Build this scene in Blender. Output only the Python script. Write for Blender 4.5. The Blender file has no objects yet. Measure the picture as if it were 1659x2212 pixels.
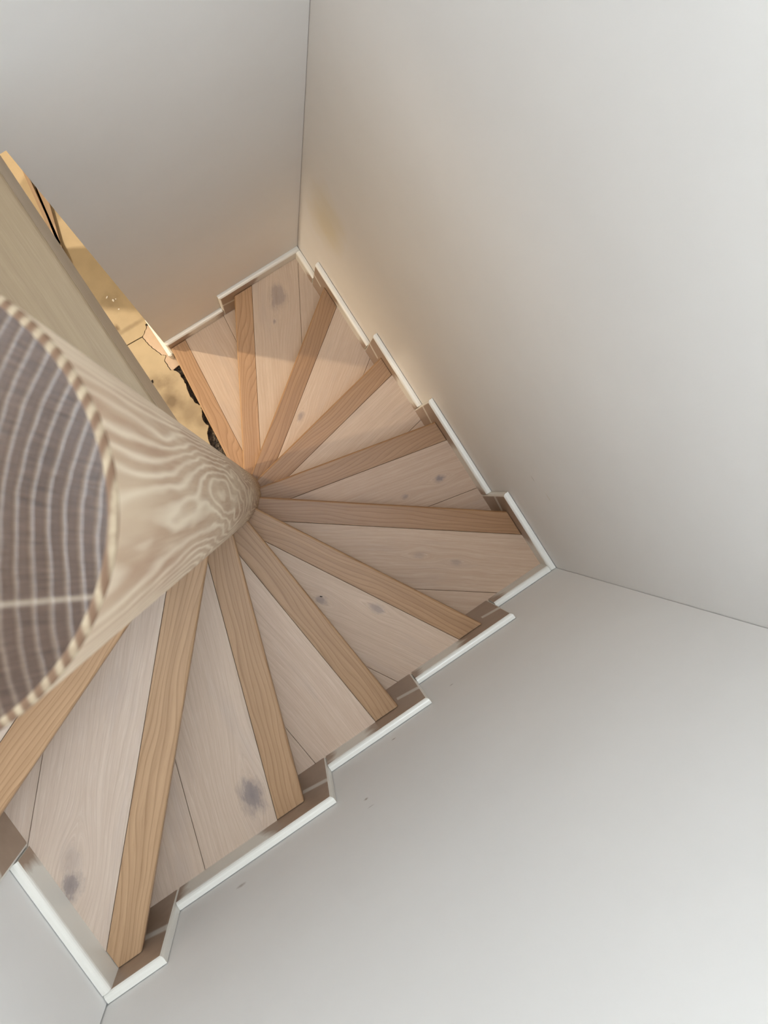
import bpy, bmesh, math, random
from mathutils import Vector, Matrix
random.seed(7)
D = bpy.data
SC = bpy.context.scene
COL = SC.collection

# ------------------------------------------------------------------ camera, world, lights, exposure
CAM_Z = 3.5047
cd = D.cameras.new('camera'); cam = D.objects.new('camera', cd); COL.objects.link(cam)
cd.sensor_fit = 'VERTICAL'; cd.sensor_height = 36.0; cd.sensor_width = 27.0
cd.lens = 1783.43 * 36 / 2212
cd.clip_start = 0.02
cam.matrix_world = Matrix(((0.8315, 0.54892, -0.08542, 0), (-0.54249, 0.83545, 0.08789, 0),
                           (0.11961, -0.02674, 0.99246, CAM_Z), (0, 0, 0, 1)))
cd.dof.use_dof = True; cd.dof.focus_distance = 2.3; cd.dof.aperture_fstop = 15.3
SC.camera = cam

w = D.worlds.new('world'); SC.world = w; w.use_nodes = True
w.node_tree.nodes['Background'].inputs[0].default_value = (0.80, 0.88, 1.0, 1)
w.node_tree.nodes['Background'].inputs[1].default_value = 0.6

def area(name, loc, target, sx, sy, energy, color):
    l = D.lights.new(name, 'AREA'); l.shape = 'RECTANGLE'; l.size = sx; l.size_y = sy
    l.energy = energy; l.color = color
    o = D.objects.new(name, l); COL.objects.link(o); o.location = loc
    o.rotation_euler = (Vector(target) - Vector(loc)).to_track_quat('-Z', 'Y').to_euler()
    return o
def spot(name, loc, energy, color, rad, size, blend, target=None):
    l = D.lights.new(name, 'SPOT'); l.energy = energy; l.color = color; l.shadow_soft_size = rad
    l.spot_size = math.radians(size); l.spot_blend = blend
    o = D.objects.new(name, l); COL.objects.link(o); o.location = loc
    t = Vector(target) if target else Vector(loc) - Vector((0, 0, 1))
    o.rotation_euler = (t - Vector(loc)).to_track_quat('-Z', 'Y').to_euler()
    return o
COOL = (0.845, 0.925, 1.0); WARM = (1.0, 0.82, 0.60)
area('skylight_light', (0.16, -0.02, 4.86), (0.16, -0.02, 0), 0.60, 1.10, 35.0, COOL)
area('hall_window_light', (-3.1, 0.1, 3.75), (0, 0, 3.2), 1.5, 1.6, 4.0, COOL)
area('ceiling_lamp_light', (-0.45, 0.50, 4.84), (-0.45, 0.50, 0), 0.08, 0.08, 1.3, WARM)
area('landing_skylight_light', (-0.30, 0.62, 4.86), (-0.30, 0.62, 0), 0.30, 0.14, 1.0, (0.62, 0.78, 1.0))
spot('basement_downlight', (-1.35, 1.90, 2.02), 175.0, WARM, 0.03, 150, 0.5)
spot('basement_downlight', (-1.95, 0.76, 2.02), 125.0, WARM, 0.03, 150, 0.5)

SC.view_settings.view_transform = 'Standard'
SC.view_settings.look = 'None'
SC.view_settings.exposure = 0.0
SC.view_settings.gamma = 1.0
SC.view_settings.use_curve_mapping = False

# ------------------------------------------------------------------ layout
XB, XD, YA, YC = 0.527, -0.785, 0.719, -0.611
R = 0.19                       # riser
BT = 0.018                     # baseboard thickness
BH = 0.07                      # baseboard height over each tread
CX, CY = -0.129, 0.054         # centre on which the nosing lines meet
TH0, DTH = 83.7, 24.05         # angle of the first nosing, angle per step
LAND = 12 * R                  # landing level
SOFF = 2.058
TOP = 4.9
def th(k): return TH0 - DTH * k
def dirn(a): a = math.radians(a); return Vector((math.cos(a), math.sin(a)))
def back(a): a = math.radians(a); return Vector((math.sin(a), -math.cos(a)))
C0 = Vector((CX, CY))
FRONT, NB, SEAM, RIS = -0.009, 0.057, 0.232, 0.014

def clip(poly, n, c):
    """keep the side where p.n <= c"""
    out = []
    for i in range(len(poly)):
        a, b = poly[i], poly[(i + 1) % len(poly)]
        da, db = a.dot(n) - c, b.dot(n) - c
        if da <= 0: out.append(a)
        if (da < 0 < db) or (db < 0 < da):
            out.append(a + (b - a) * (da / (da - db)))
    res = []
    for q in out:
        if not res or (q - res[-1]).length > 1e-5: res.append(q)
    if len(res) > 1 and (res[0] - res[-1]).length < 1e-5: res.pop()
    return res
def rect(ins):
    return [Vector((XD + ins, YC + ins)), Vector((XB - ins, YC + ins)), Vector((XB - ins, YA - ins)), Vector((XD + ins, YA - ins))]
def strip(ins, a, lo, hi, rmin, a2=None, hi2=None):
    """region lo..hi behind line at angle a, in front of line at a2 (offset hi2), beyond rmin from the post"""
    n, d = back(a), dirn(a)
    p = rect(ins)
    p = clip(p, -n, -(C0.dot(n) + lo))
    if hi is not None: p = clip(p, n, C0.dot(n) + hi)
    p = clip(p, -d, -(C0.dot(d) + rmin)) if p else p
    if a2 is not None and p:
        n2 = back(a2); p = clip(p, n2, C0.dot(n2) + hi2)
    return p

# ------------------------------------------------------------------ node helpers
def new_mat(name):
    m = D.materials.new(name); m.use_nodes = True
    nt = m.node_tree; nt.nodes.clear()
    out = nt.nodes.new('ShaderNodeOutputMaterial'); b = nt.nodes.new('ShaderNodeBsdfPrincipled')
    nt.links.new(b.outputs[0], out.inputs[0])
    return m, nt, b
class N:
    def __init__(s, nt): s.nt = nt
    def node(s, t, **kw):
        n = s.nt.nodes.new(t)
        for k, v in kw.items(): setattr(n, k, v)
        return n
    def put(s, inp, v):
        if isinstance(v, bpy.types.NodeSocket): s.nt.links.new(v, inp)
        elif v is not None: inp.default_value = v
    def math(s, op, a, b=None, c=None, clamp=False):
        n = s.node('ShaderNodeMath', operation=op, use_clamp=clamp)
        for i, v in enumerate((a, b, c)):
            if v is not None: s.put(n.inputs[i], v)
        return n.outputs[0]
    def vmath(s, op, a, b=None, sc=None):
        n = s.node('ShaderNodeVectorMath', operation=op)
        s.put(n.inputs[0], a)
        if b is not None: s.put(n.inputs[1], b)
        if sc is not None: s.put(n.inputs[3], sc)
        return n.outputs['Value'] if op in ('LENGTH', 'DISTANCE', 'DOT_PRODUCT') else n.outputs[0]
    def noise(s, v, scale, detail=3, rough=0.5, dist=0.0):
        n = s.node('ShaderNodeTexNoise'); s.put(n.inputs['Vector'], v)
        n.inputs['Scale'].default_value = scale; n.inputs['Detail'].default_value = detail
        n.inputs['Roughness'].default_value = rough; n.inputs['Distortion'].default_value = dist
        return n.outputs['Fac']
    def ramp(s, f, stops):
        n = s.node('ShaderNodeValToRGB'); s.put(n.inputs[0], f)
        e = n.color_ramp.elements
        while len(e) < len(stops): e.new(0.5)
        for i, (p, c) in enumerate(stops):
            e[i].position = p
            e[i].color = (c, c, c, 1) if isinstance(c, (int, float)) else (*c, 1)
        return n.outputs[0]
    def mix(s, f, a, b, blend='MIX'):
        n = s.node('ShaderNodeMix', data_type='RGBA', blend_type=blend)
        s.put(n.inputs[0], f)
        s.put(n.inputs[6], (*a, 1) if isinstance(a, tuple) else a)
        s.put(n.inputs[7], (*b, 1) if isinstance(b, tuple) else b)
        return n.outputs[2]
    def attr(s, name='gc'):
        return s.node('ShaderNodeAttribute', attribute_name=name).outputs['Vector']
    def objc(s): return s.node('ShaderNodeTexCoord').outputs['Object']
    def sep(s, v):
        n = s.node('ShaderNodeSeparateXYZ'); s.put(n.inputs[0], v); return n.outputs
    def comb(s, x, y, z):
        n = s.node('ShaderNodeCombineXYZ')
        for i, v in enumerate((x, y, z)): s.put(n.inputs[i], v)
        return n.outputs[0]
    def bump(s, h, strength, dist=0.001):
        n = s.node('ShaderNodeBump'); s.put(n.inputs['Height'], h)
        n.inputs['Strength'].default_value = strength; n.inputs['Distance'].default_value = dist
        return n.outputs[0]

def mat_wood(name, light, dark, pore, knots=(), lime=None, grey=None, rough=0.45, figure=0.5, spec=0.35):
    """planks: attribute gc = (along the grain, across, through), metres"""
    m, nt, b = new_mat(name); g = N(nt)
    v = g.attr(); x, y, z = g.sep(v)[:3]
    # long waves bend the grain, knots push it aside
    wob = g.noise(g.vmath('MULTIPLY', v, (2.2, 9.0, 9.0)), 1.0, 2)
    yy = g.math('ADD', y, g.math('MULTIPLY', g.math('SUBTRACT', wob, 0.5), 0.05 * figure))
    ks = None
    for (ku, kv, rad, amp, core) in knots:
        d = g.vmath('LENGTH', g.vmath('MULTIPLY', g.vmath('SUBTRACT', v, (ku, kv, 0)), (0.6, 1.0, 0.0)))
        fall = g.math('EXPONENT', g.math('MULTIPLY', g.math('POWER', g.math('DIVIDE', d, rad * 2.2), 2.0), -1.0))
        side = g.math('SUBTRACT', y, kv)
        sgn = g.math('DIVIDE', side, g.math('ADD', g.math('ABSOLUTE', side), 0.004))
        yy = g.math('ADD', yy, g.math('MULTIPLY', g.math('MULTIPLY', fall, sgn), -amp * 0.03))
        dn = g.math('ADD', d, g.math('MULTIPLY', g.math('SUBTRACT', g.noise(g.vmath('MULTIPLY', v, (0.5, 1, 1)), 1.1 / rad, 5, 0.7), 0.5), rad * 1.9))
        st = g.math('MULTIPLY', g.ramp(g.math('DIVIDE', dn, rad * 1.6), [(0.0, 1.0), (0.30, 0.85), (0.42, 0.45), (0.72, 0.0)]), core)
        ks = st if ks is None else g.math('MAXIMUM', ks, st)
    wv = g.comb(x, yy, z)
    bands = g.noise(g.vmath('MULTIPLY', wv, (2.0, 70.0, 20.0)), 1.0, 3, 0.6)
    col = g.mix(g.ramp(bands, [(0.3, 0.0), (0.7, 1.0)]), dark, light)
    # growth ring figure
    rg = g.math('FRACT', g.math('MULTIPLY', g.math('ADD', yy, g.math('MULTIPLY', g.noise(g.vmath('MULTIPLY', v, (1.3, 5, 5)), 1.0, 1), 0.10 * figure)), 95.0))
    ring = g.ramp(rg, [(0.0, 0.0), (0.65, 0.25), (0.9, 1.0), (1.0, 0.0)])
    col = g.mix(g.math('MULTIPLY', ring, 0.35 * figure), col, pore)
    fine = g.noise(g.vmath('MULTIPLY', wv, (22.0, 900.0, 200.0)), 1.0, 2, 0.7)
    pores = g.ramp(fine, [(0.56, 0.0), (0.72, 1.0)])
    col = g.mix(g.math('MULTIPLY', pores, 0.33), col, pore)
    if lime:
        f2 = g.noise(g.vmath('MULTIPLY', g.vmath('ADD', wv, (3, 7, 1)), (14.0, 420.0, 100.0)), 1.0, 2, 0.7)
        col = g.mix(g.math('MULTIPLY', g.ramp(f2, [(0.5, 0.0), (0.7, 1.0)]), 0.35), col, lime)
    if grey:
        f3 = g.noise(g.vmath('MULTIPLY', g.vmath('ADD', v, (1.7, 0.3, 0)), (3.0, 13.0, 1.0)), 1.0, 3, 0.6)
        col = g.mix(g.math('MULTIPLY', g.ramp(f3, [(0.55, 0.0), (0.78, 1.0)]), 0.45), col, grey)
    if ks is not None:
        col = g.mix(ks, col, (0.165, 0.14, 0.15))
    nt.links.new(col, b.inputs['Base Color'])
    b.inputs['Roughness'].default_value = rough
    b.inputs['Specular IOR Level'].default_value = spec
    nt.links.new(g.bump(g.math('SUBTRACT', bands, g.math('MULTIPLY', pores, 0.6)), 0.25, 0.0006), b.inputs['Normal'])
    return m

def mat_plain(name, col, rough=0.5, var=0.0, vscale=3.0, spec=0.4, spots=(), spotcol=(0.3, 0.25, 0.2), bump=0.0):
    m, nt, b = new_mat(name); g = N(nt); v = g.objc()
    c = g.mix(g.ramp(g.noise(v, vscale, 4), [(0.3, 0.0), (0.7, 1.0)]), tuple(x * (1 - var) for x in col), tuple(min(1, x * (1 + var)) for x in col))
    for (p, rad, amt, sc, kc) in spots:
        d = g.vmath('LENGTH', g.vmath('MULTIPLY', g.vmath('SUBTRACT', v, p), sc))
        d = g.math('ADD', d, g.math('MULTIPLY', g.math('SUBTRACT', g.noise(v, 1.4 / rad, 3), 0.5), rad * 0.8))
        c = g.mix(g.math('MULTIPLY', g.ramp(g.math('DIVIDE', d, rad), [(0.2, 1.0), (1.0, 0.0)]), amt), c, kc or spotcol)
    nt.links.new(c, b.inputs['Base Color'])
    b.inputs['Roughness'].default_value = rough; b.inputs['Specular IOR Level'].default_value = spec
    if bump: nt.links.new(g.bump(g.noise(v, 260, 3), bump, 0.0008), b.inputs['Normal'])
    return m

# ------------------------------------------------------------------ object helpers
def link(name, me, mat=None, parent=None, **props):
    o = D.objects.new(name, me); COL.objects.link(o)
    if mat: me.materials.append(mat)
    if parent: o.parent = parent
    for k, v in props.items(): o[k] = v
    return o
def empty(name, loc=(0, 0, 0), **props):
    o = D.objects.new(name, None); COL.objects.link(o); o.location = loc; o.empty_display_size = 0.1
    for k, v in props.items(): o[k] = v
    return o
def grain(me, ang, org=(0, 0), seed=(0, 0, 0)):
    """store the gc attribute: coordinates along / across the grain in plan, height as third"""
    a = me.attributes.new('gc', 'FLOAT_VECTOR', 'POINT')
    d, n = dirn(ang), back(ang)
    for i, vt in enumerate(me.vertices):
        p = Vector((vt.co.x - org[0], vt.co.y - org[1]))
        a.data[i].vector = (p.dot(d) + seed[0], p.dot(n) + seed[1], vt.co.z + seed[2])
def prism(poly, z0, z1, bevel=0.0, bevel_top=True, front=None, fbev=0.0, segs=3):
    bm = bmesh.new()
    if sum(poly[i].x * poly[(i + 1) % len(poly)].y - poly[(i + 1) % len(poly)].x * poly[i].y for i in range(len(poly))) < 0:
        poly = poly[::-1]
    lo = [bm.verts.new((p.x, p.y, z0)) for p in poly]; hi = [bm.verts.new((p.x, p.y, z1)) for p in poly]
    bm.faces.new(hi); bm.faces.new(lo[::-1])
    for i in range(len(poly)):
        j = (i + 1) % len(poly); bm.faces.new((lo[i], lo[j], hi[j], hi[i]))
    bm.edges.ensure_lookup_table()
    if front is not None:
        n, c = front
        es = [e for e in bm.edges if all(abs(Vector(vv.co[:2]).dot(n) - c) < 1e-4 for vv in e.verts) and abs(e.verts[0].co.z - e.verts[1].co.z) < 1e-6]
        if es: bmesh.ops.bevel(bm, geom=es, offset=fbev, segments=segs, affect='EDGES', profile=0.5)
    if bevel:
        es = [e for e in bm.edges if all(abs(vv.co.z - z1) < 1e-6 for vv in e.verts) and len(e.link_faces) == 2
              and any(abs(f.normal.z) < 0.2 for f in e.link_faces)]
        bmesh.ops.recalc_face_normals(bm, faces=bm.faces)
        es = [e for e in bm.edges if all(abs(vv.co.z - z1) < 1e-6 for vv in e.verts) and any(abs(f.normal.z) < 0.2 for f in e.link_faces)]
        if es: bmesh.ops.bevel(bm, geom=es, offset=bevel, segments=1, affect='EDGES')
    bmesh.ops.recalc_face_normals(bm, faces=bm.faces)
    me = D.meshes.new('m'); bm.to_mesh(me); bm.free()
    return me
def boxes(bl, bevel=0.0):
    bm = bmesh.new()
    for (x0, y0, z0, x1, y1, z1) in bl:
        r = bmesh.ops.create_cube(bm, size=1.0)
        for vt in r['verts']:
            vt.co = Vector((x0 + (x1 - x0) * (vt.co.x + .5), y0 + (y1 - y0) * (vt.co.y + .5), z0 + (z1 - z0) * (vt.co.z + .5)))
    if bevel: bmesh.ops.bevel(bm, geom=bm.edges[:], offset=bevel, segments=2, affect='EDGES')
    me = D.meshes.new('m'); bm.to_mesh(me); bm.free()
    return me

# ------------------------------------------------------------------ materials
WALLC = (0.88, 0.87, 0.85)
SCUFF = (0.30, 0.24, 0.19)
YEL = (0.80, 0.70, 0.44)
M_wall = mat_plain('wall_paint', WALLC, 0.62, 0.012, 5, 0.25, bump=0.06)
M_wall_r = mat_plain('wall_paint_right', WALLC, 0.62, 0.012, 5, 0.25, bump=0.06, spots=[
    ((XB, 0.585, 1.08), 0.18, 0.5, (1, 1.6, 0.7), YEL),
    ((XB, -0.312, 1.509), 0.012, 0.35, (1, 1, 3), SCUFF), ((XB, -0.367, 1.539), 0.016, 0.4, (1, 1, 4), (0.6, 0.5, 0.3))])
M_wall_f = mat_plain('wall_paint_front', WALLC, 0.62, 0.012, 5, 0.25, bump=0.06, spots=[
    ((-0.505, YC, 1.857), 0.013, 0.55, (1, 1, 1.6), SCUFF), ((-0.206, YC, 1.858), 0.006, 0.8, (1, 1, 1), SCUFF),
    ((-0.201, YC, 1.905), 0.010, 0.4, (1, 1, 3), SCUFF), ((-0.105, YC, 1.645), 0.008, 0.8, (1, 1, 2), SCUFF),
    ((0.077, YC, 1.556), 0.007, 0.7, (1, 1, 2), SCUFF)])
M_white = mat_plain('white_satin_paint', (0.87, 0.86, 0.81), 0.30, 0.01, 5, 0.5)
M_joint = mat_plain('dark_joint', (0.045, 0.036, 0.028), 0.9)
NF = {1: 1.0, 2: .95, 3: .80, 4: .85, 5: .80, 6: .74, 7: .88, 8: .90, 9: .92, 10: 1.05, 11: 1.0, 12: 1.0}
NT = {1: .98, 2: .95, 3: .91, 4: .90, 5: .86, 6: .82, 7: .90, 8: .95, 9: .97, 10: 1.0, 11: .97, 12: 1.0}
M_noses = {k: mat_wood('oak_nosing', *[(col[0] * f, col[1] * f * NT[k], col[2] * f * NT[k] ** 2.2) for col in ((0.50, 0.325, 0.19), (0.40, 0.25, 0.14), (0.25, 0.135, 0.065))], figure=1.5, rough=0.4) for k, f in NF.items()}
M_riser = mat_wood('oak_riser', (0.55, 0.44, 0.34), (0.46, 0.35, 0.26), (0.34, 0.24, 0.17), lime=(0.66, 0.58, 0.50))
LIGHT, DARK, PORE, LIME, GREY = (0.60, 0.485, 0.395), (0.52, 0.405, 0.32), (0.40, 0.30, 0.23), (0.70, 0.61, 0.53), (0.40, 0.345, 0.32)

# ------------------------------------------------------------------ the setting: walls, floors, ceilings
S = dict(kind='structure')
T = 0.12
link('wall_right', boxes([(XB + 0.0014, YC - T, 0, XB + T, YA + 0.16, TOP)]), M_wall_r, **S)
link('wall_front', boxes([(XD - T, YC - T, 0, XB - 0.0, YC - 0.0014, TOP)]), M_wall_f, **S)
link('wall_left', boxes([(XD - T, YC + 0.0018, 0, XD - 0.0016, 0.045, TOP)]), M_wall, **S)
link('wall_back', boxes([(-0.075, YA, 0, XB, YA + 0.16, SOFF), (-3.2, YA, SOFF, XB, YA + 0.16, TOP)]), M_wall, **S)
link('wall_hall', boxes([(-3.32, -2.1, LAND, -3.2, YA + .16, 3.0), (-3.32, -2.1, 4.5, -3.2, YA + .16, TOP), (-3.32, -2.1, 3.0, -3.2, -0.7, 4.5),
                         (-3.32, 0.9 - .2, 3.0, -3.2, YA + .16, 4.5), (-3.32, -2.22, LAND, XD - T, -2.1, TOP), (XD - T, -2.1, LAND, XD, YC - T, TOP)]), M_wall, **S)
link('wall_basement', boxes([(-3.32, -2.22, 0, -3.2, 3.3, SOFF), (-3.32, 3.3, 0, XB + 1, 3.42, SOFF), (XB + 0.9, YA + .16, 0, XB + 1.0, 3.3, SOFF),
                             (-3.32, -2.22, 0, XD - T, -2.1, SOFF)]), M_wall, **S)
link('ceiling', boxes([(-3.32, -2.22, TOP, XB + T, YA + .16, TOP + .1)]), M_wall, **S)
link('ceiling', boxes([(-3.32, YA + .16, SOFF, XB + 1, 3.42, SOFF + 0.1)]), M_wall, **S)
link('added_shadow_stub', boxes([(-0.57, 1.30, 0, -0.45, 1.43, SOFF)]), M_wall, **S)  # added stub, out of view, blocks the downlight to shade the basement floor

# lower floor: rubble bed, board panels with a broken edge, mortar patch
M_sub = None
m, nt, b = new_mat('rubble_bed'); g = N(nt); v = g.objc()
vr = g.node('ShaderNodeTexVoronoi'); g.put(vr.inputs['Vector'], v); vr.inputs['Scale'].default_value = 120
nt.links.new(g.mix(g.ramp(g.noise(v, 55, 4), [(0.35, 0.0), (0.75, 1.0)]), (0.035, 0.033, 0.035), g.mix(vr.outputs['Distance'], (0.30, 0.25, 0.19), (0.07, 0.06, 0.055))), b.inputs['Base Color'])
b.inputs['Roughness'].default_value = 0.9; nt.links.new(g.bump(vr.outputs['Distance'], 1.0, 0.01), b.inputs['Normal']); M_sub = m
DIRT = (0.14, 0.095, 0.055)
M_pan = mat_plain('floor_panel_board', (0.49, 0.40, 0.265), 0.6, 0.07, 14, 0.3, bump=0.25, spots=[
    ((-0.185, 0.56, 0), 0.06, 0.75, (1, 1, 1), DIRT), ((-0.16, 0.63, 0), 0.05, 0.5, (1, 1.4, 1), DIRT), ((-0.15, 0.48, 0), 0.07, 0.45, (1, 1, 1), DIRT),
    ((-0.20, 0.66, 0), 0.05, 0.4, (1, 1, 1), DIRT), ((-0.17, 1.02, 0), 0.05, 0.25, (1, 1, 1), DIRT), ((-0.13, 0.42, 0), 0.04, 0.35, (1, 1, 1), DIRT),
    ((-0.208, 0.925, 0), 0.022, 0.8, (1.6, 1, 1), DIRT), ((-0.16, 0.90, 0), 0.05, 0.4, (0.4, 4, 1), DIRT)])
M_mort = mat_plain('pink_mortar', (0.60, 0.47, 0.36), 0.85, 0.06, 30, 0.2, bump=0.5)
fl = link('floor', boxes([(-3.32, -2.22, -0.12, XB + 1, 3.42, -0.022)]), M_sub, **S)
def wob(pts, n, amp):
    out = []
    for a, bb in zip(pts[:-1], pts[1:]):
        a, bb = Vector(a), Vector(bb)
        for i in range(n):
            p = a.lerp(bb, i / n)
            if i: p += Vector((random.uniform(-amp, amp), random.uniform(-amp, amp)))
            out.append(p)
    out.append(Vector(pts[-1])); return out
rag = [(-0.121, 0.668), (-0.110, 0.663), (-0.098, 0.640), (-0.099, 0.618), (-0.099, 0.589), (-0.112, 0.541), (-0.110, 0.501), (-0.097, 0.481), (-0.106, 0.460),
       (-0.119, 0.440), (-0.123, 0.413), (-0.116, 0.395), (-0.139, 0.371), (-0.158, 0.320)]
crk = [(-0.096, 0.876), (-0.125, 0.852), (-0.143, 0.840), (-0.139, 0.813), (-0.131, 0.776), (-0.119, 0.742), (-0.104, 0.729), (-0.121, 0.713), (-0.121, 0.668)]
cw = wob(crk[2:], 5, 0.0018)
near_p = cw + wob(rag, 5, 0.0022)[1:] + [Vector((-0.17, 0.17)), Vector((-0.17, -2.1)), Vector((-3.2, -2.1)), Vector((-3.2, 0.851)), Vector((-0.213, 0.843))]
def shift(ps, dx, dy): return [Vector((p.x + dx, p.y + dy)) for p in ps]
link('floor_panel', prism(near_p, -0.02, 0.0), M_pan, fl)
c2 = wob(crk[:3], 5, 0.0018)
far_p = [Vector((-3.2, 0.855)), Vector((-0.213, 0.847)), Vector((-0.1435, 0.844))] + c2[::-1][1:] + [Vector((-0.09, 0.882)), Vector((XB + .9, 0.882)), Vector((XB + .9, 3.3)), Vector((-3.2, 3.3))]
link('floor_panel', prism(far_p, -0.02, 0.0), M_pan, fl)
mort = shift(c2 + cw[1:], 0.003, 0.0) + [Vector((-0.112, 0.664)), Vector((-0.085, 0.668)), Vector((-0.05, 0.66)), Vector((-0.05, 0.719)), Vector((-0.076, 0.7195)), Vector((-0.076, 0.878))]
link('mortar_patch', prism(mort, -0.02, -0.003), M_mort, fl)

# landing slab with floor planks, over the doorway
M_pl_land = mat_wood('limed_oak_landing', (0.32, 0.235, 0.14), (0.28, 0.20, 0.12), (0.23, 0.16, 0.095), lime=(0.37, 0.28, 0.18))
M_edge = mat_wood('limed_oak_edge', (0.52, 0.40, 0.27), (0.46, 0.345, 0.23), (0.36, 0.26, 0.17), lime=(0.58, 0.46, 0.33))
EDGE = -0.087
n11 = back(th(11)); 
slab = [Vector((EDGE - 0.016, YA)), Vector((EDGE - 0.016, 0.10)), Vector((XD + .0, 0.10)), Vector((XD, 0.05)), Vector((XD - T, 0.05)), Vector((XD - T, -2.1)), Vector((-3.2, -2.1)), Vector((-3.2, YA))]
land = link('floor', prism(slab, SOFF + 0.001, LAND - 0.015), M_joint, **S)
for i in range(4):
    x1 = EDGE - 0.2600 - i * 0.234; x0 = max(XD + .001, x1 - 0.233)
    if x1 - x0 < .02: continue
    me = boxes([(x0, 0.10, LAND - 0.0149, x1, YA, LAND)], 0.0004); grain(me, 90, seed=(i * 3.1, i * 1.7, 0)); link('floor_plank', me, M_pl_land, land)
me = boxes([(-3.2, -2.1, LAND - 0.0149, XD, YA, LAND)]); grain(me, 90, seed=(9, 3, 0)); link('hall_boards', me, M_pl_land, land)
me = prism([Vector((EDGE - 0.2595, 0.10)), Vector((EDGE, 0.10)), Vector((EDGE, YA)), Vector((EDGE - 0.2595, YA))], LAND - 0.0149, LAND, front=(Vector((1, 0)), EDGE), fbev=0.006); grain(me, 90); link('floor_plank', me, M_pl_land, land)
me = boxes([(EDGE - 0.0155, 0.10, SOFF - 0.001, EDGE - 0.0002, YA - 0.001, LAND - 0.0150)], 0.0003); grain(me, 90); link('edge_board', me, M_edge, land)

# ------------------------------------------------------------------ the staircase
stair = empty('winder_staircase', (CX, CY, 0), label='oak winder staircase turning down around the round post, pale limed treads with brown nosings', category='staircase')
def P(o):
    o.parent = stair; o.matrix_parent_inverse = Matrix.Translation((-CX, -CY, 0)); return o
PB = Vector((-0.1478, 0.0722, CAM_Z - 2.46)); PT = Vector((-0.1302, 0.0757, CAM_Z - 0.2985)); PR = 0.0922
def post_xy(z):
    f = (z - PB.z) / (PT.z - PB.z); return (PB + (PT - PB) * f).xy
TINT = {k_: v_ for k_, v_ in zip(range(1, 12), [(1, .97, .92), (.96, .93, .88), (.97, .92, .86), (.97, .91, .84), (.86, .75, .66), (.88, .76, .65), (.96, .88, .80), (1.02, .96, .90), (1.0, .97, .93), (1.05, 1.05, 1.05), (1, 1, 1)])}
KN = {10: [(-0.748, -0.409, .022, 1.0, .75), (-0.722, -0.372, .022, .8, .25)], 9: [(-0.423, -0.517, .030, 1.2, .8)], 7: [(-0.079, -0.296, .013, .8, .55), (0.03, -0.396, .014, .5, .5)],
      5: [(0.425, -0.234, .012, .8, .8), (0.301, -0.223, .008, .5, .5)], 3: [(0.19, 0.184, .013, .6, .55)], 6: [(0.30, -0.449, .012, .6, .25), (0.22, -0.371, .012, .6, .25)],
      2: [(0.375, 0.615, .035, .6, .5), (0.314, 0.545, .006, .4, .6)], 4: [(0.409, 0.232, .006, .4, .4)]}
for k in range(1, 13):
    a, a2 = th(k - 1), th(k)
    z = k * R
    last = (k == 12)
    # core of the step (carcass)
    if last:
        core = clip([Vector((XD + .001, -.12)), Vector((XD + .001, 0.0995)), Vector((-0.2, 0.0995)), Vector((-0.2, -.12))], -back(a), -(C0.dot(back(a)) + RIS + .012))
    else:
        core = strip(0.002, a, RIS + 0.014, None, 0.10, a2, RIS + 0.012)
        # keep clear of wall door opening for the first step
    zb = max(0.0, z - R - 0.06) if k > 1 else 0.0
    step = P(link('step', prism(core, z - R + 0.001 if k > 1 else 0.0, z - 0.016), M_joint))
    if k > 2 and not last:
        pass
    def sub(o):
        o.parent = step; o.matrix_parent_inverse = Matrix.Identity(4); return o
    # nosing
    ins = BT + 0.0012
    pc = post_xy(z)
    oo = (pc - C0).dot(back(a)); mo = max(abs(FRONT - oo), abs(NB - oo))
    no = strip(ins, a, FRONT, NB - 0.0006, (pc - C0).dot(dirn(a)) + math.sqrt(max(PR * PR - mo * mo, 1e-4)) - 0.003, None if last else a2, RIS if not last else None)
    me = prism(no, z - 0.030, z + 0.0005, bevel=0.0005, front=(back(a), C0.dot(back(a)) + FRONT), fbev=0.005)
    grain(me, a, C0, (k * 2.3, k * 0.71, 0)); sub(link('nosing', me, M_noses[k]))
    # riser
    ri = strip(BT + .001, a, RIS, RIS + 0.013, 0.085)
    me = prism(ri, z - R + (0.0 if k == 1 else 0.0008), z - 0.0305); grain(me, a, C0, (k * 1.3, k * 0.33, 0)); sub(link('riser', me, M_riser))
    # planks
    seed = (k * 5.7, k * 1.9)
    kn = []
    for (kx, ky, rad, amp, core_) in KN.get(k, ()):
        p = Vector((kx, ky)) - C0
        kn.append((p.dot(dirn(a)) + seed[0], p.dot(back(a)) + seed[1], rad, amp, core_))
    tn = TINT.get(k, (1, 1, 1)); u = random.uniform(0.97, 1.04)
    tc = lambda c: tuple(a_ * b_ * u for a_, b_ in zip(c, tn))
    mt = mat_wood('limed_oak_tread', tc(LIGHT), tc(DARK), tc(PORE), knots=kn, lime=tc(LIME), grey=tc(GREY), figure=0.8)
    mt2 = mat_wood('limed_oak_strip', tc(LIGHT), tc(DARK), tc(PORE), lime=tc(LIME), grey=tc(GREY))
    def pl(lo, hi, sd, mat):
        if last:
            q = clip(clip(core, -back(a), -(C0.dot(back(a)) + lo)), back(a), C0.dot(back(a)) + hi)
        else:
            q = strip(0.004, a, lo, hi, 0.10, a2, RIS - 0.0005)
        if len(q) < 3: return
        me = prism(q, z - 0.0155, z, bevel=0.0007); grain(me, a, C0, (sd[0], sd[1], z * 0 - z)); sub(link('tread_plank', me, mat))
    pl(NB + 0.0004, SEAM - 0.0005, seed, mt)
    pl(SEAM + 0.0005, 0.9, (seed[0] + 2.2, seed[1] + 0.9), mt2)

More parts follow.
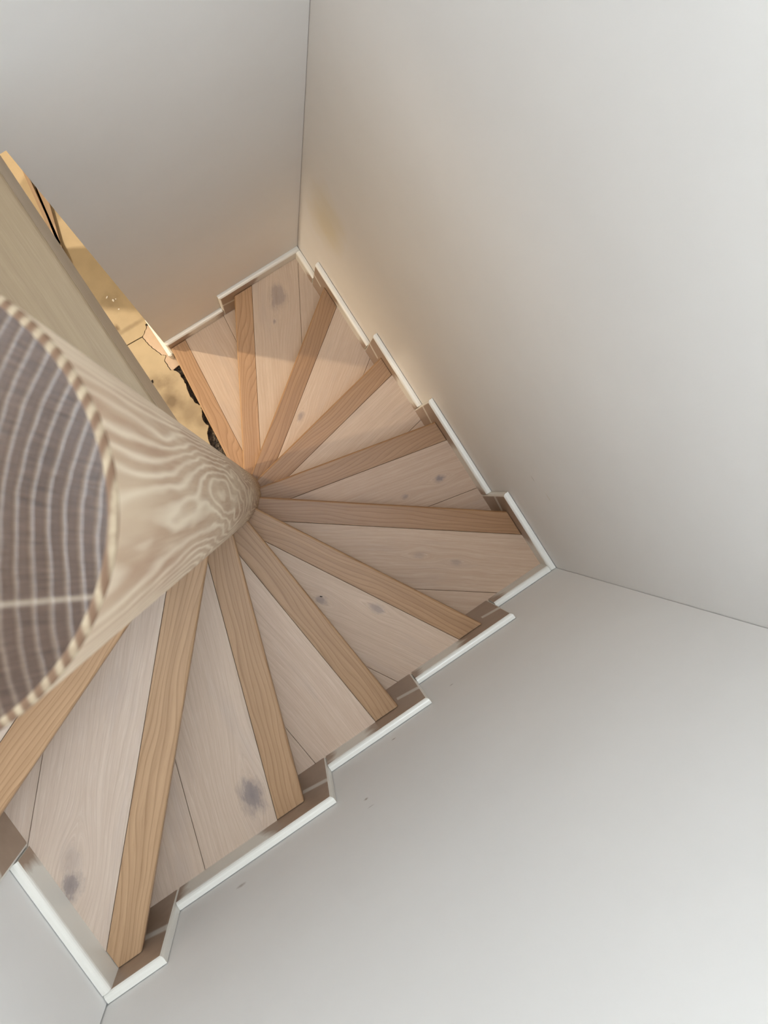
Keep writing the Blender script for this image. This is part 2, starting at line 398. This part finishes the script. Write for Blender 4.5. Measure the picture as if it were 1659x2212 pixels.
# ------------------------------------------------------------------ stepped baseboards
links = {'A': [-0.0746, 0.1802], 'B': [0.5908, 0.2622, -0.0108, -0.3502], 'C': [0.3205, 0.0133, -0.2705, -0.658], 'D': [-0.2985]}
def hit(wall, k):
    a = th(k - 1); d_ = dirn(a); p = C0 + back(a) * FRONT
    if wall in 'AC': t_ = ((YA if wall == 'A' else YC) - p.y) / d_.y; return p.x + d_.x * t_
    t_ = ((XB if wall == 'B' else XD) - p.x) / d_.x; return p.y + d_.y * t_
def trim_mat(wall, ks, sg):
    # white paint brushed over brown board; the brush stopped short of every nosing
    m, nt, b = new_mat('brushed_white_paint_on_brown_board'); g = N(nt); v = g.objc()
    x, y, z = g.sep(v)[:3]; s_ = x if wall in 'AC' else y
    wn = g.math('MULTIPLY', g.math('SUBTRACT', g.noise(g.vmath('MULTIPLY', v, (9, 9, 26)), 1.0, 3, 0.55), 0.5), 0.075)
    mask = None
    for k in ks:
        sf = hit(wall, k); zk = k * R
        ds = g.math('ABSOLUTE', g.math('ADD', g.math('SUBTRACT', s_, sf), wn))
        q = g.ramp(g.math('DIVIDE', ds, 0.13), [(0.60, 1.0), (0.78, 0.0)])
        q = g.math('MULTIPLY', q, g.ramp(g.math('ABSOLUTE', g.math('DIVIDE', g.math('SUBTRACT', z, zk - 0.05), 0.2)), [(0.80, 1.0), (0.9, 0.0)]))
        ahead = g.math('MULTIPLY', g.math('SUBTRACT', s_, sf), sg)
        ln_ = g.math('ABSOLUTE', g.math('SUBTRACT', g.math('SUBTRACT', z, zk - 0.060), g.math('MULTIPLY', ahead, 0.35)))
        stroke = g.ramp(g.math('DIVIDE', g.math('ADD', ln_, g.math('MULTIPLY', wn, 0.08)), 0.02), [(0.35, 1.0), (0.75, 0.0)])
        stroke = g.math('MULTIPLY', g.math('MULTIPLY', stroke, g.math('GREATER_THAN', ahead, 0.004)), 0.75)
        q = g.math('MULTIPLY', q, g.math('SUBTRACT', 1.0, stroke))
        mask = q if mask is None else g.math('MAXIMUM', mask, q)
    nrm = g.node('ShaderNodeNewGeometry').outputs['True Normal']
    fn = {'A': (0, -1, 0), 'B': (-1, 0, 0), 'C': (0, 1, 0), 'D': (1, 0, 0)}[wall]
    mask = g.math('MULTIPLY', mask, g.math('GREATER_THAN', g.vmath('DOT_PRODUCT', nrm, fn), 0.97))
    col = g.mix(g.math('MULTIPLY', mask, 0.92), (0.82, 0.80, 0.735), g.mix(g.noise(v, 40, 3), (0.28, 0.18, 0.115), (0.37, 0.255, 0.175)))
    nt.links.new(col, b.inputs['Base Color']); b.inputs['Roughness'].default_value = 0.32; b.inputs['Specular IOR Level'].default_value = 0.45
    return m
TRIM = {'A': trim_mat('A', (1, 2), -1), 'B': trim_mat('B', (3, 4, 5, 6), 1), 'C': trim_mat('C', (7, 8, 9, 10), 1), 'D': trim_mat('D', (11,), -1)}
def plate(name, pts, wall, parent, plane_in):
    """pts: outline in (s, z); a plate of thickness BT standing off the wall; front edges rounded"""
    bm = bmesh.new()
    def W(s, z, t):
        return {'A': (s, YA - t, z), 'B': (XB - t, s, z), 'C': (s, YC + t, z), 'D': (XD + t, s, z)}[wall]
    bk = [bm.verts.new(W(s, z, 0.0003)) for s, z in pts]; fr = [bm.verts.new(W(s, z, BT)) for s, z in pts]
    n = len(pts)
    bm.faces.new(bk); f = bm.faces.new(fr)
    for i in range(n): bm.faces.new((bk[i], bk[(i + 1) % n], fr[(i + 1) % n], fr[i]))
    zt = max(z for s, z in pts)
    es = [e for e in f.edges if all(abs(vv.co.z - zt) < 1e-5 for vv in e.verts)]
    s0 = plane_in
    if s0 is not None:
        ax = 0 if wall in 'AC' else 1
        es += [e for e in f.edges if all(abs(vv.co[ax] - s0) < 1e-5 for vv in e.verts)]
    bmesh.ops.bevel(bm, geom=es, offset=0.010, segments=4, affect='EDGES', profile=0.5)
    bmesh.ops.recalc_face_normals(bm, faces=bm.faces)
    me = D.meshes.new('m'); bm.to_mesh(me); bm.free()
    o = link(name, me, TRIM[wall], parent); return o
E_ = 0.0004
def run(wall, parent, segs):
    for (k, s0, s1, lk) in segs:       # s0 = lower end with the visible upright edge
        zt = k * R + BH; zb = (k - 1) * R + 0.0005
        sg = 1 if s1 > s0 else -1
        a, bb = s0, s1 - sg * E_
        plate('board', [(a, zb), (bb, zb), (bb, zt), (a, zt)], wall, parent, a if lk else None)
bb_ = empty('baseboard_back', (0.2, YA, 0), **S); bb_.location = (0, 0, 0)
run('A', bb_, [(1, -0.0746, 0.1802, True), (2, 0.1802, XB, True)])
me = boxes([(-0.093, YA - BT, 0.0, -0.0752, YA + .16, 0.075)], 0.004); link('jamb_board', me, M_white, bb_)
rb = empty('baseboard_right', **S)
run('B', rb, [(2, YA - BT, 0.5908, False), (3, 0.5908, 0.2622, True), (4, 0.2622, -0.0108, True), (5, -0.0108, -0.3502, True), (6, -0.3502, YC, True)])
fb = empty('baseboard_front', **S)
run('C', fb, [(6, XB - BT, 0.3205, False), (7, 0.3205, 0.0133, True), (8, 0.0133, -0.2705, True), (9, -0.2705, -0.658, True), (10, -0.658, XD, True)])
lb = empty('baseboard_left', **S)
run('D', lb, [(10, YC + BT, -0.2985, False), (11, -0.2985, 0.045, True)])

# ------------------------------------------------------------------ newel post
PB = Vector((-0.1478, 0.0722, CAM_Z - 2.46)); PT = Vector((-0.1302, 0.0757, CAM_Z - 0.2985)); PR = 0.0922
ax = (PT - PB).normalized()
base = PB - ax * (PB.z / ax.z)
L = (PT - base).length
post = empty('newel_post', base, label='thick round limed-oak newel post with a dark ringed cut end, amid the winder stairs', category='post')
post.rotation_mode = 'QUATERNION'; post.rotation_quaternion = ax.to_track_quat('Z', 'Y')
inv = (Matrix.Translation(base) @ ax.to_track_quat('Z', 'Y').to_matrix().to_4x4()).inverted()
pith = inv @ Vector((0.0454, -0.0628, PT.z))
RAYP = inv @ Vector((-0.1037, 0.0201, PT.z))
RAYANG = math.atan2(RAYP.y - pith.y, RAYP.x - pith.x)
print('RAYANG', math.degrees(RAYANG))
def ringnodes(g, v, amp):
    x, y, z = g.sep(v)[:3]
    d = g.vmath('LENGTH', g.comb(g.math('SUBTRACT', x, pith.x), g.math('SUBTRACT', y, pith.y), 0.0))
    nz = g.noise(g.vmath('MULTIPLY', v, (9.0, 9.0, 0.9)), 1.0, 2, 0.5)
    n2 = g.noise(g.vmath('MULTIPLY', v, (60.0, 60.0, 12.0)), 1.0, 2, 0.5)
    d = g.math('ADD', d, g.math('ADD', g.math('MULTIPLY', g.math('SUBTRACT', nz, 0.5), amp), g.math('MULTIPLY', g.math('SUBTRACT', n2, 0.5), 0.0022)))
    return g.math('FRACT', g.math('DIVIDE', d, 0.0054)), d
m, nt, b = new_mat('limed_oak_post'); g = N(nt); v = g.objc()
x, y, z = g.sep(v)[:3]
big = g.noise(g.vmath('MULTIPLY', v, (7.0, 7.0, 1.1)), 1.0, 2, 0.45)
mid = g.noise(g.vmath('MULTIPLY', v, (40.0, 40.0, 5.0)), 1.0, 2, 0.5)
d = g.vmath('LENGTH', g.comb(g.math('SUBTRACT', x, pith.x), g.math('SUBTRACT', y, pith.y), 0.0))
d = g.math('ADD', d, g.math('ADD', g.math('MULTIPLY', big, 0.085), g.math('MULTIPLY', mid, 0.010)))
fr = g.math('FRACT', g.math('DIVIDE', d, 0.0048))
ln = g.ramp(fr, [(0.0, 0.0), (0.35, 0.1), (0.62, 1.0), (0.72, 0.9), (1.0, 0.0)])
st = g.noise(g.vmath('MULTIPLY', v, (420.0, 420.0, 9.0)), 1.0, 3, 0.6)
patch = g.ramp(g.noise(g.vmath('MULTIPLY', v, (26, 26, 3.0)), 1.0, 3, 0.6), [(0.35, 0.0), (0.65, 1.0)])
col = g.mix(patch, (0.355, 0.222, 0.142), (0.53, 0.40, 0.275))
col = g.mix(g.math('MULTIPLY', g.math('MULTIPLY', ln, g.math('ADD', g.math('MULTIPLY', mid, 0.9), 0.2)), 0.9), col, (0.80, 0.69, 0.53))
col = g.mix(g.math('MULTIPLY', g.ramp(st, [(0.45, 0.0), (0.7, 1.0)]), 0.30), col, (0.60, 0.49, 0.35))
nt.links.new(col, b.inputs['Base Color']); b.inputs['Roughness'].default_value = 0.5; b.inputs['Specular IOR Level'].default_value = 0.3
nt.links.new(g.bump(st, 0.2, 0.0008), b.inputs['Normal']); M_post = m
m, nt, b = new_mat('oak_end_grain'); g = N(nt); v = g.objc()
fr, d = ringnodes(g, v, 0.012)
ln = g.ramp(fr, [(0.0, 0.0), (0.40, 0.0), (0.56, 1.0), (0.66, 1.0), (0.85, 0.0)])
x, y, z = g.sep(v)[:3]
an = g.math('ARCTAN2', g.math('SUBTRACT', y, pith.y), g.math('SUBTRACT', x, pith.x))
rays = g.noise(g.comb(g.math('MULTIPLY', an, 190.0), g.math('MULTIPLY', d, 60.0), 0.0), 1.0, 3, 0.65)
blot = g.noise(v, 26.0, 3, 0.6)
col = g.mix(g.ramp(rays, [(0.35, 0.0), (0.68, 1.0)]), (0.020, 0.011, 0.007), (0.062, 0.036, 0.024))
col = g.mix(g.math('MULTIPLY', ln, g.math('ADD', g.math('MULTIPLY', rays, 0.8), 0.10)), col, (0.15, 0.11, 0.078))
col = g.mix(g.math('MULTIPLY', blot, 0.35), col, (0.09, 0.055, 0.038))
one = g.ramp(g.math('ABSOLUTE', g.math('SUBTRACT', an, RAYANG)), [(0.002, 1.0), (0.009, 0.0)])
col = g.mix(g.math('MULTIPLY', one, 0.7), col, (0.22, 0.175, 0.13))
nt.links.new(col, b.inputs['Base Color']); b.inputs['Roughness'].default_value = 0.20; b.inputs['Specular IOR Level'].default_value = 0.32
nt.links.new(g.bump(g.math('ADD', rays, g.math('MULTIPLY', ln, 0.7)), 0.30, 0.0005), b.inputs['Normal']); M_end = m
m, nt, b = new_mat('oak_cut_rim'); g = N(nt); v = g.objc()
fr, d = ringnodes(g, v, 0.012)
ln = g.ramp(fr, [(0.0, 0.0), (0.35, 0.0), (0.55, 1.0), (0.75, 1.0), (1.0, 0.1)])
ln = g.math('MULTIPLY', ln, g.ramp(g.noise(v, 300, 3), [(0.3, 0.6), (0.6, 1.0)]))
nt.links.new(g.mix(ln, (0.115, 0.062, 0.032), (0.30, 0.235, 0.155)), b.inputs['Base Color']); b.inputs['Roughness'].default_value = 0.7; M_rim = m

def lathe(prof, n=96, cap0=False, cap1=False):
    bm = bmesh.new(); rings = []
    for r_, z_ in prof:
        rings.append([bm.verts.new((r_ * math.cos(2 * math.pi * i / n), r_ * math.sin(2 * math.pi * i / n), z_)) for i in range(n)])
    for A, Bq in zip(rings[:-1], rings[1:]):
        for i in range(n):
            f = bm.faces.new((A[i], A[(i + 1) % n], Bq[(i + 1) % n], Bq[i])); f.smooth = True
    if cap0: bm.faces.new(rings[0][::-1])
    if cap1: bm.faces.new(rings[-1])
    me = D.meshes.new('m'); bm.to_mesh(me); bm.free(); return me
link('shaft', lathe([(PR, 0), (PR, L * .5), (PR, L - 0.0035)], cap0=True), M_post, post)
link('cut_rim', lathe([(PR, L - 0.0035), (PR - 0.0009, L - 0.0012), (PR - 0.0035, L - 0.0002)]), M_rim, post, label='brown splintered rim of the cut end')
link('end_grain', lathe([(PR - 0.0035, L - 0.0002), (PR - 0.02, L), (0.03, L)], cap1=True), M_end, post, label='dark end grain with pale growth rings')

# ------------------------------------------------------------------ planks lying on the basement floor beyond the doorway
M_pk = mat_wood('brown_board', (0.46, 0.34, 0.235), (0.40, 0.29, 0.195), (0.30, 0.20, 0.13))
def fboard(pts, z0, z1, lab):
    me = prism([Vector(p) for p in pts], z0, z1, bevel=0.0006)
    dd = Vector(pts[1]) - Vector(pts[0]); grain(me, math.degrees(math.atan2(dd.y, dd.x)))
    o = link('loose_board', me, M_pk); o['label'] = lab; o['category'] = 'board'; o['group'] = 'loose boards on the basement floor'
fboard([(-0.238, 1.224), (-0.115, 1.593), (-0.135, 1.70), (-0.154, 1.631), (-0.222, 1.231)], 0.0, 0.016, 'wide brown board on the basement floor, pointing at the dark shadow beyond the doorway')
fboard([(-0.2135, 1.305), (-0.1575, 1.640), (-0.1500, 1.712), (-0.1590, 1.712), (-0.222, 1.345)], 0.0, 0.016, 'narrow brown strip beside the wide board, farther beyond the doorway')

# ------------------------------------------------------------------ crumbs
def crumb(name, p, size, mat, lab, cat, grp=None, flat=0.4):
    bm = bmesh.new(); bmesh.ops.create_icosphere(bm, subdivisions=1, radius=1.0)
    for vt in bm.verts: vt.co = Vector((vt.co.x * size[0], vt.co.y * size[1], (vt.co.z + 1) * size[2])) * random.uniform(0.8, 1.2)
    mz = min(vt.co.z for vt in bm.verts)
    for vt in bm.verts: vt.co.z -= mz
    me = D.meshes.new('m'); bm.to_mesh(me); bm.free()
    o = link(name, me, mat); o.location = p; o.rotation_euler = (0, 0, random.uniform(0, 3)); o['label'] = lab; o['category'] = cat
    if grp: o['group'] = grp
M_chip = mat_plain('white_plaster', (0.95, 0.93, 0.88), 0.7)
M_blk = mat_plain('black_dirt', (0.02, 0.015, 0.012), 0.8)
for q, sz, lb in [((-0.171, 1.050), (0.007, 0.003, 0.0015), 'long white plaster chip, leftmost on the yellow basement floor'), ((-0.157, 1.026), (0.0065, 0.0045, 0.0018), 'largest white plaster chip on the yellow basement floor, middle of the upper three'),
                  ((-0.146, 1.026), (0.0035, 0.0025, 0.0012), 'tiny white plaster chip on the yellow basement floor, rightmost'), ((-0.158, 0.985), (0.004, 0.003, 0.0012), 'small white plaster chip lying apart, nearest the floor joint')]:
    crumb('plaster_chip', (*q, 0), sz, M_chip, lb, 'debris', 'white chips on the basement floor')
crumb('dirt_crumb', (-0.2085, 0.668, 0), (0.009, 0.004, 0.003), M_blk, 'dark crumb on the yellow floor at the landing edge', 'debris')
crumb('dirt_crumb', (-0.1, 0.880 - .006, 0), (0.005, 0.005, 0.002), M_blk, 'dark crumb at the far end of the white jamb board', 'debris')
crumb('wood_splinter', (-0.0745, -0.2875, 7 * R), (0.0045, 0.0016, 0.001), M_blk, 'small black splinter lying on a pale tread below the post', 'debris')
